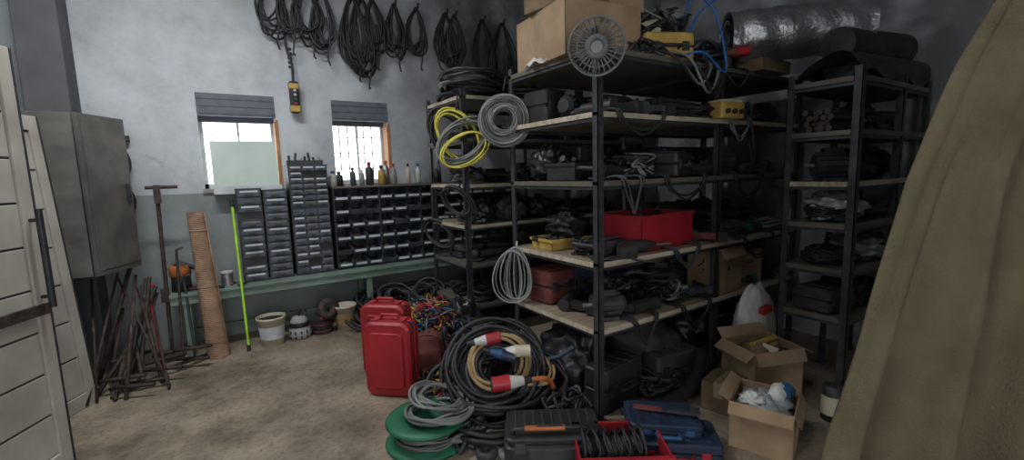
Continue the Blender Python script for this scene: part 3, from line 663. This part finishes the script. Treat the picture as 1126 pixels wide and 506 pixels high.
# ------------------------------------------------------------------ coils at rack left side
o=B('grey_wire_coil');nn=(-.55,-.8,.1)
for k in range(9):o.coil((1.86,2.93,1.99),.08+.014*k,.0055,[GREYC,LGREY,GREYC][k%3],5,nn,.007,.05,n=5)
o.tube([(1.86,2.93,2.20),(1.9,2.95,2.31),(1.95,2.93,2.33)],.006,BLK);o.done()
o=B('yellow_grey_cable_coil');o.coil((1.84,3.66,1.93),.18,.010,YELC,3,(-.5,-.85,0),.04,.05,(.8,1.3));o.coil((1.84,3.56,1.88),.2,.011,GREYC,6,(-.5,-.85,0),.04,.05,(1.2,.75));o.coil((1.84,3.85,1.95),.18,.011,BLK,7,(-.5,-.85,0),.04,.05,(.8,1.3));o.coil((1.84,3.55,1.80),.14,.009,YELC,2,(-.5,-.85,.2),.04,.05,(1.3,.8));o.tube([(1.84,3.68,2.15),(1.9,3.75,2.33),(1.97,3.82,2.32)],.008,BLK);o.done()
for (cx,n_) in((2.15,6),(2.75,5)):
    o=B('stacked_cable_coils')
    for k in range(n_):
        o.coil((cx+.06*math.sin(k*2),4.0+.1*math.cos(k*1.7),2.34+.035*k),.24,.013,[BLK,DGR,BLK,GREYC,BLK,DGR][k],6,(.05*math.sin(k),.05,1),.04,.02)
    o.done()
o=B('white_cord_hank')
for k in range(9):
    w_=.02+.012*k;P=[]
    for j in range(25):
        t=2*math.pi*j/25;s_=math.sin(t)*w_*(1+.5*(1-math.cos(t))/2);P.append(V((1.885-.02*math.sin(k),2.85,.84))+V((.75*s_,-.66*s_,.20*math.cos(t)-.01*(k%3)))+V((-.006*k,-.004*k,0)))
    o.tube(P,.0065,[LGREY,GREYC][k%2],5,True)
o.tube([(1.885,2.85,1.02),(1.9,2.86,1.08)],.006,WHT);o.done()
o=B('black_cable_hank');o.coil((1.88,3.8,1.35),.13,.009,BLK,6,(-.8,-.6,0),.02,.03,(.8,1.3));o.tube([(1.88,3.8,1.47),(1.93,3.8,1.52)],.008,BLK);o.coil((1.88,4.3,1.0),.13,.009,BLK,6,(-.8,-.6,0),.02,.03,(.8,1.3));o.tube([(1.88,4.3,1.1),(1.93,4.3,1.14)],.008,BLK);o.done()
for (xx,zb,w,m,t) in((.66,3.05,.13,BLK,7),(.80,3.02,.11,DGR,6),(1.00,3.0,.15,BLK,9),(1.14,2.94,.15,DGR,9),(1.46,2.80,.16,BLK,9),(1.56,2.74,.17,BLK,9),(1.68,2.95,.13,BLK,7),(1.93,2.95,.12,BLK,8),(2.2,3.0,.13,BLK,7),(2.58,2.88,.14,BLK,8),(2.7,2.98,.13,DGR,7),(3.1,2.8,.18,BLK,9),(3.4,2.7,.2,DGR,8)):
    o=B('hung_cable_coil');zt_=3.55
    for k in range(t):
        hw=w*random.uniform(.6,1.1);zl=zb+random.uniform(-.03,.16);tw=random.uniform(-.03,.03);P=[];yo=5.33+random.uniform(-.05,.05)
        for j in range(28):
            q=2*math.pi*j/28;fz=(1+math.cos(q))/2
            sx_=math.sin(q)*hw*(1-.62*fz**2)
            P.append(V((xx+sx_+tw*(1-fz)*2+.006*math.sin(q*4+k),yo*(1-fz)+5.335*fz+.01*math.sin(q*3+k),zl+(zt_+.006*k/2-zl)*fz)))
        o.tube(P,.0105,m if k%3 else BLK,6,True)
    o.cyl((xx,5.437,zt_-.02),(xx,5.28,zt_+.0),.014,RSTEEL,n=8);o.tube([(xx,5.28,zt_),(xx,5.26,zt_+.05)],.012,RSTEEL)
    o.tube(smooth([(xx+.03,5.32,zt_-.25),(xx+.05,5.30,zb+.1),(xx+.02,5.31,zb-.08-.05*math.sin(xx*9)),(xx+.04,5.32,zb-.14)]),.009,m);o.done()
o=B('crane_pendant_control');o.tube(smooth([(.78,5.38,3.5),(.76,5.37,3.0),(.80,5.36,2.8),(.80,5.36,2.6)]),.012,BLK)
o.rbox((.80,5.36,2.45),(.09,.09,.32),BLKP,.02);o.rbox((.80,5.36,2.56),(.1,.1,.06),YEL,.02);o.rbox((.80,5.36,2.33),(.1,.1,.07),YEL,.02)
for k in range(4):o.cyl((.8,5.31,2.38+.045*k),(.8,5.295,2.38+.045*k),.014,[RED,GREEN,WHT,WHT][k],n=12)
for k in range(5):o.cyl((.79,5.37,2.75+.045*k),(.79,5.37,2.77+.045*k),.022,BLK,n=10)
o.done()
# ------------------------------------------------------------------ floor objects, centre
def upcase(loc,a,w,h,t,c):
    o=B('red_tool_case');o.M=Mz(loc,a)
    o.rbox((0,-t*.26,h/2),(w,h,t*.5),c,.07,(90,0,0),n=5);o.rbox((0,t*.26,h/2),(w,h,t*.5),c,.07,(90,0,0),n=5)
    o.rbox((0,-t*.54,h/2),(w*.72,h*.74,.02),c,.04,(90,0,0));o.box((0,0,h/2),(w*.98,.012,h*.96),BLKP)
    for s_ in(-1,1):o.box((s_*w*.28,0,h+.002),(.05,t*.6,.014),c)
    o.tube([(-.07,0,h-.01),(-.065,0,h+.035),(.065,0,h+.035),(.07,0,h-.01)],.012,c,8);o.done(.004)
upcase((.99,3.2,0),-44,.36,.56,.17,RED)
upcase((1.06,3.52,0),-44,.38,.60,.16,RED)
o=B('brown_canvas_bag');o.M=Mz((1.33,3.3,0),-30);o.blob((0,0,.17),(.34,.26,.42),DRED,.1,2,3);
o.tube(smooth([(-.1,-.13,.25),(-.08,-.16,.38),(.08,-.16,.38),(.1,-.13,.25)]),.012,DRED);o.box((0,-.135,.17),(.2,.015,.12),DRED);o.done()
o=B('tangled_wires')
for k in range(34):
    c=V((1.42,3.5,.44));m=[RED,ORG,BLK,YELC,BLUEH,BLK,BLK,ORG,RED,GREYC,BLK,DGR][k%12]
    P=[c+V((random.uniform(-.2,.2),random.uniform(-.2,.2),random.uniform(-.10,.10))) for _ in range(5)];P.append(V((1.42+random.uniform(-.25,.25),3.3+random.uniform(-.15,.15),random.uniform(.05,.3))))
    o.tube(smooth(P),.006,m,5)
o.bb((1.2,3.45,0),(1.62,3.75,.36),DGR);o.done()
tangle((1.3,3.02,0),.2,.12,[BLK,DGR,BLK,ORG,YELC,RED],14,.008);tangle((1.62,3.15,.0),.25,.4,[BLK,BLK,DGR,NAVY],16,.01)
bag((1.76,3.6,0),(.4,.4,.5),BBAG,'filled_sack',41,.25);bag((1.5,4.05,0),(.5,.4,.42),BBAG,'filled_sack',42,.25)
bag((1.70,3.02,0),(.34,.3,.45),RAG,'filled_sack',43,.25)
o=B('power_cable_coil');nn=V((-.42,-.6,.75)).normalized();c=V((1.48,2.52,.32))
for k in range(6):o.coil(c+nn*(-.05+.03*k)+V((.02*math.sin(k*2),.01,-.01*k)),.25+.02*(k%3),.0135,[BLK,BLK,BLK,DGR,BLK,BLK][k],4,nn+V((.1*math.sin(k*3),.08*math.cos(k*2),0)),.07,.03,n=8,seg=34,roll=k,ell=(1,1.05-.08*(k%2)))
o.coil(c+nn*.07,.19,.013,TAN,3,nn,.04,.02,n=8,seg=30);o.coil(c+nn*.09+V((0,0,-.03)),.14,.012,BLK,3,nn,.04,.03,n=8,seg=30)
o.coil(c+V((.0,.0,-.16)),.30,.014,BLK,5,(0,0,1),.05,.06,n=8,seg=30)
o.coil(c+V((-.26,.1,-.1)),.16,.013,BLK,3,nn,.05,.03,n=8);o.coil(c+V((-.12,-.1,-.25)),.3,.014,BLK,5,(.1,0,1),.06,.04,n=8)
o.coil(c+V((.16,-.1,-.12)),.22,.013,BLK,4,(-.2,-.5,1),.06,.05,n=8);o.coil(c+V((.2,-.16,-.05)),.12,.011,TAN,2,(-.2,-.5,1),.04,.05,n=8)
o.lathe([(0,0),(.25,0),(.22,.2),(.1,.24),(0,.24)],BLK,(1.5,2.58,0))
plug(o,c+nn*.15+V((-.10,.08,.09)),(.75,-.35,.12),RED,WHT,.17,.036)
plug(o,c+nn*.17+V((-.02,.02,.02)),(.7,-.4,-.25),NAVY,BLUE)
plug(o,c+nn*.18+V((.06,-.0,.0)),(.8,-.45,.0),CREAM,WHT,.18,.038)
plug(o,c+nn*.21+V((.10,-.18,-.15)),(-.85,.35,-.02),RED,WHT,.2,.046)
o.tube(smooth([c+nn*.21+V((.13,-.19,-.15)),c+nn*.22+V((.25,-.22,-.17)),c+V((.25,-.3,-.12))]),.016,ORG,8)
o.tube(smooth([c+V((.22,-.05,.0)),c+V((.36,-.18,.02)),c+V((.46,-.26,.10))]),.017,NAVY,8);o.done()
o=B('black_machine_case');o.M=Mz((1.49,1.93,0),-33)@Matrix.Diagonal((.95,1,.72,1))
o.rbox((0,0,.10),(.58,.34,.20),BLKP,.05);o.rbox((0,0,.225),(.56,.32,.05),BLKP,.04);o.box((0,-.172,.13),(.3,.012,.1),DGR)
for s_ in(-.2,.2):o.box((s_,-.17,.19),(.06,.02,.07),DGR)
o.tube(smooth([(-.24,-.1,.25),(-.2,-.11,.30),(.15,-.11,.30),(.2,-.1,.25)]),.014,BLKP,8);o.cyl((-.17,-.11,.30),(.06,-.11,.30),.019,ORG,n=12);o.box((.2,-.08,.27),(.09,.09,.04),BLKP)
for k in range(9):o.box((-.22+k*.055,.05,.252),(.012,.18,.01),DGR)
o.done(.003)
tangle((1.72,2.12,0),.14,.22,[BLK,BLK,DGR],8,.011)
o=B('green_cable_reel');o.M=Matrix.Translation(V((.95,2.47,0)))
o.lathe([(0,0),(.24,0),(.25,.015),(.24,.03),(.12,.03),(.12,.13),(.23,.13),(.245,.145),(.23,.16),(.13,.16),(.12,.15),(0,.15)],GREEN,n=32)
for k in range(4):o.coil((0,0,.05+.02*k),.17,.008,GREYC,4,(0,0,1),.03,.008)
o.coil((.06,-.03,.185),.17,.010,GREYC,7,(.1,.1,1),.05,.015);o.coil((.12,.03,.22),.15,.010,GREYC,6,(.2,-.1,1),.05,.02);o.box((.05,.1,.17),(.12,.08,.04),GREEN);o.done()
o=B('tape_roll');o.lathe([(.03,0),(.06,0),(.06,.045),(.03,.045),(.03,0)],DGR,(1.16,2.12,0),n=24);o.lathe([(.03,0),(.06,0),(.06,.045),(.03,.045),(.03,0)],GREYC,(1.26,2.04,0),n=24);o.done()
tangle((1.15,2.33,0),.15,.08,[BLK,DGR,GREYC],8,.011)
o=B('red_cable_drum_crate');o.M=Mz((1.68,1.60,0),-33)
for s_ in(-1,1):o.box((0,s_*.16,.09),(.46,.012,.16),RED);o.box((s_*.23,0,.09),(.012,.33,.16),RED)
o.box((0,0,.012),(.46,.32,.02),RED);o.box((0,-.165,.17),(.48,.02,.02),RED);o.box((0,.165,.17),(.48,.02,.02),RED)
for k in range(6):o.coil((-.17+.05*k,0,.12),.10,.008,BLK,3,(1,0,0),.01,.01)
o.lathe([(.03,-.2),(.12,-.2),(.12,-.19),(.07,-.19),(.07,.11),(.12,.11),(.12,.12),(.03,.12)],BLKP,(0,0,.12),(1,0,0),24);o.done()
case((2.06,1.55,.0),-42,(.48,.29,.12),NAVY,(0,0,0),'blue_tool_case',RED)
case((2.04,1.62,.122),-36,(.40,.25,.08),NAVY,(4,3,0),'blue_tool_case',BLUE)
o=B('pipe_wrench');o.M=Mz((2.04,1.60,.225),-50);o.box((0,0,0),(.34,.025,.012),STEEL);o.box((.17,.02,.0),(.05,.07,.018),STEEL);o.box((-.09,0,.003),(.16,.032,.016),DRED);o.done()
o=B('black_flexible_duct');P=smooth([(2.1,1.95,.06),(2.4,1.84,.06),(2.7,1.86,.12),(2.9,1.95,.25)],14)
o.tube(P,.045,BLK,12)
for p in P[::2]:o.lathe([(.05,-.004),(.052,0),(.05,.004)],BLK,p,(1,0,0.1),14)
o.done()
carton((2.56,1.30,0),20,(.34,.32,.27),True,flap=.22,fill='bottles')
carton((3.07,1.60,0),-20,(.38,.32,.38),True,flap=.26,fill='paper')
carton((2.74,1.66,0),12,(.24,.22,.2),False,m=CARDD)
o=B('white_sack');o.blob((3.44,1.86,.30),(.46,.22,.76),WHT,.12,3,9)
for k,(dx,w_) in enumerate(((-.07,.03),(-.02,.03),(.03,.03),(.08,.03))):o.box((3.38+dx*.6,1.745-.0,.52+.004*k),(w_*.6,.05,.05),RED,(0,0,-20))
o.done()
o=B('metal_can');o.lathe([(0,0),(.06,0),(.06,.2),(.055,.205),(.055,.22),(.045,.225),(0,.225)],STEEL,(3.13,1.18,0));o.lathe([(.0605,.04),(.0605,.16)],CREAM,(3.13,1.18,0));o.done()
# ------------------------------------------------------------------ hanging tarp
TARP=mat('brown_felt_canvas',(.165,.138,.085),.95,col2=(.095,.078,.048),scale=6,bump=.7,bscale=130,amt=1.1,spec=.1)
Rv=V((.839,-.545,0));Fv=V((.545,.839,0))
o=B('hanging_canvas_tarp')
def edgeL(z):
    T=[(2.75,1.88),(2.5,1.74),(2.09,1.58),(1.9,1.49),(1.53,1.35),(1.07,1.255),(.58,1.15),(.4,1.13)]
    for i in range(len(T)-1):
        if z<=T[i][0] and z>=T[i+1][0]:
            t=(T[i][0]-z)/(T[i][0]-T[i+1][0]);return T[i][1]*(1-t)+T[i+1][1]*t
    return T[0][1] if z>2.7 else T[-1][1]
def tf(u,v):
    z=2.75-v*2.30
    l=edgeL(z);r=1.9+(1.9-l)*1.0
    rr=l+(r-l)*u
    k=(.25+.75*v)
    s1=math.sin(u*17+.5*math.sin(v*2.0)+.9)
    h=1.5+k*(.055*(1-2*abs(s1)**1.4)+.03*math.sin(u*37+v*2)+.012*math.sin(u*80+v*6))+.12*k*(4*(u-.5)**2)+.025*noise.noise(V((u*6,v*4,0)))
    z+=.012*math.sin(u*13)*v
    p=Rv*rr+Fv*h;return V((p.x,p.y,z))
o.grid(tf,150,60,TARP)
p=Rv*1.9+Fv*1.5
o.tube([(p.x,p.y,2.7),(p.x,p.y,4.0)],.012,ROPE);o.cyl((p.x,p.y,2.68),(p.x,p.y,2.78),.03,ROPE)
ob=o.done(solid=.012)
# ------------------------------------------------------------------ lights
def added_lamp(x,y,e,rot=0,L=1.25):  # out-of-view ceiling fixture with area light, added to brighten the room
    o=B('added_fill_batten');o.M=Mz((x,y,0),rot)
    o.bb((-L/2,-.06,3.9),(L/2,.06,3.96),WHT);o.bb((-L/2,-.02,3.96),(-L/2+.03,.02,4.0),GALV);o.bb((L/2-.03,-.02,3.96),(L/2,.02,4.0),GALV)
    for s_ in(-.03,.03):o.cyl((-L/2+.03,s_,3.88),(L/2-.03,s_,3.88),.014,TUBE_E,n=10)
    ob=o.done()
    li=bpy.data.lights.new('added_fill_light','AREA');li.shape='RECTANGLE';li.size=L;li.size_y=.12;li.energy=e;li.color=(.96,.98,1)
    lo=bpy.data.objects.new('added_fill_light',li);bpy.context.scene.collection.objects.link(lo);lo.parent=ob
    lo.location=(0,0,-.03);lo.rotation_euler=(0,0,R(rot))
added_lamp(-.2,3.4,78,0);added_lamp(-.4,.6,24,0)
w=bpy.data.worlds.new('overcast');bpy.context.scene.world=w;w.use_nodes=True
bg=w.node_tree.nodes['Background'];bg.inputs[0].default_value=(.94,.97,1,1);bg.inputs[1].default_value=4.4
# ------------------------------------------------------------------ camera
th=R(33);p_=R(7.2);ro=.029
F=V((math.sin(th)*math.cos(p_),math.cos(th)*math.cos(p_),-math.sin(p_)));R0=V((math.cos(th),-math.sin(th),0));U0=V((math.sin(th)*math.sin(p_),math.cos(th)*math.sin(p_),math.cos(p_)))
Rc=R0*math.cos(ro)-U0*math.sin(ro);Uc=U0*math.cos(ro)+R0*math.sin(ro)
cd=bpy.data.cameras.new('camera');cam=bpy.data.objects.new('camera',cd);bpy.context.scene.collection.objects.link(cam)
cd.sensor_width=36;cd.lens=36*500/1126;cd.clip_start=.05
M=Matrix(((Rc.x,Uc.x,-F.x,0),(Rc.y,Uc.y,-F.y,0),(Rc.z,Uc.z,-F.z,1.6),(0,0,0,1)))
cam.matrix_world=M
bpy.context.scene.camera=cam
bpy.context.scene.view_settings.view_transform='Standard'
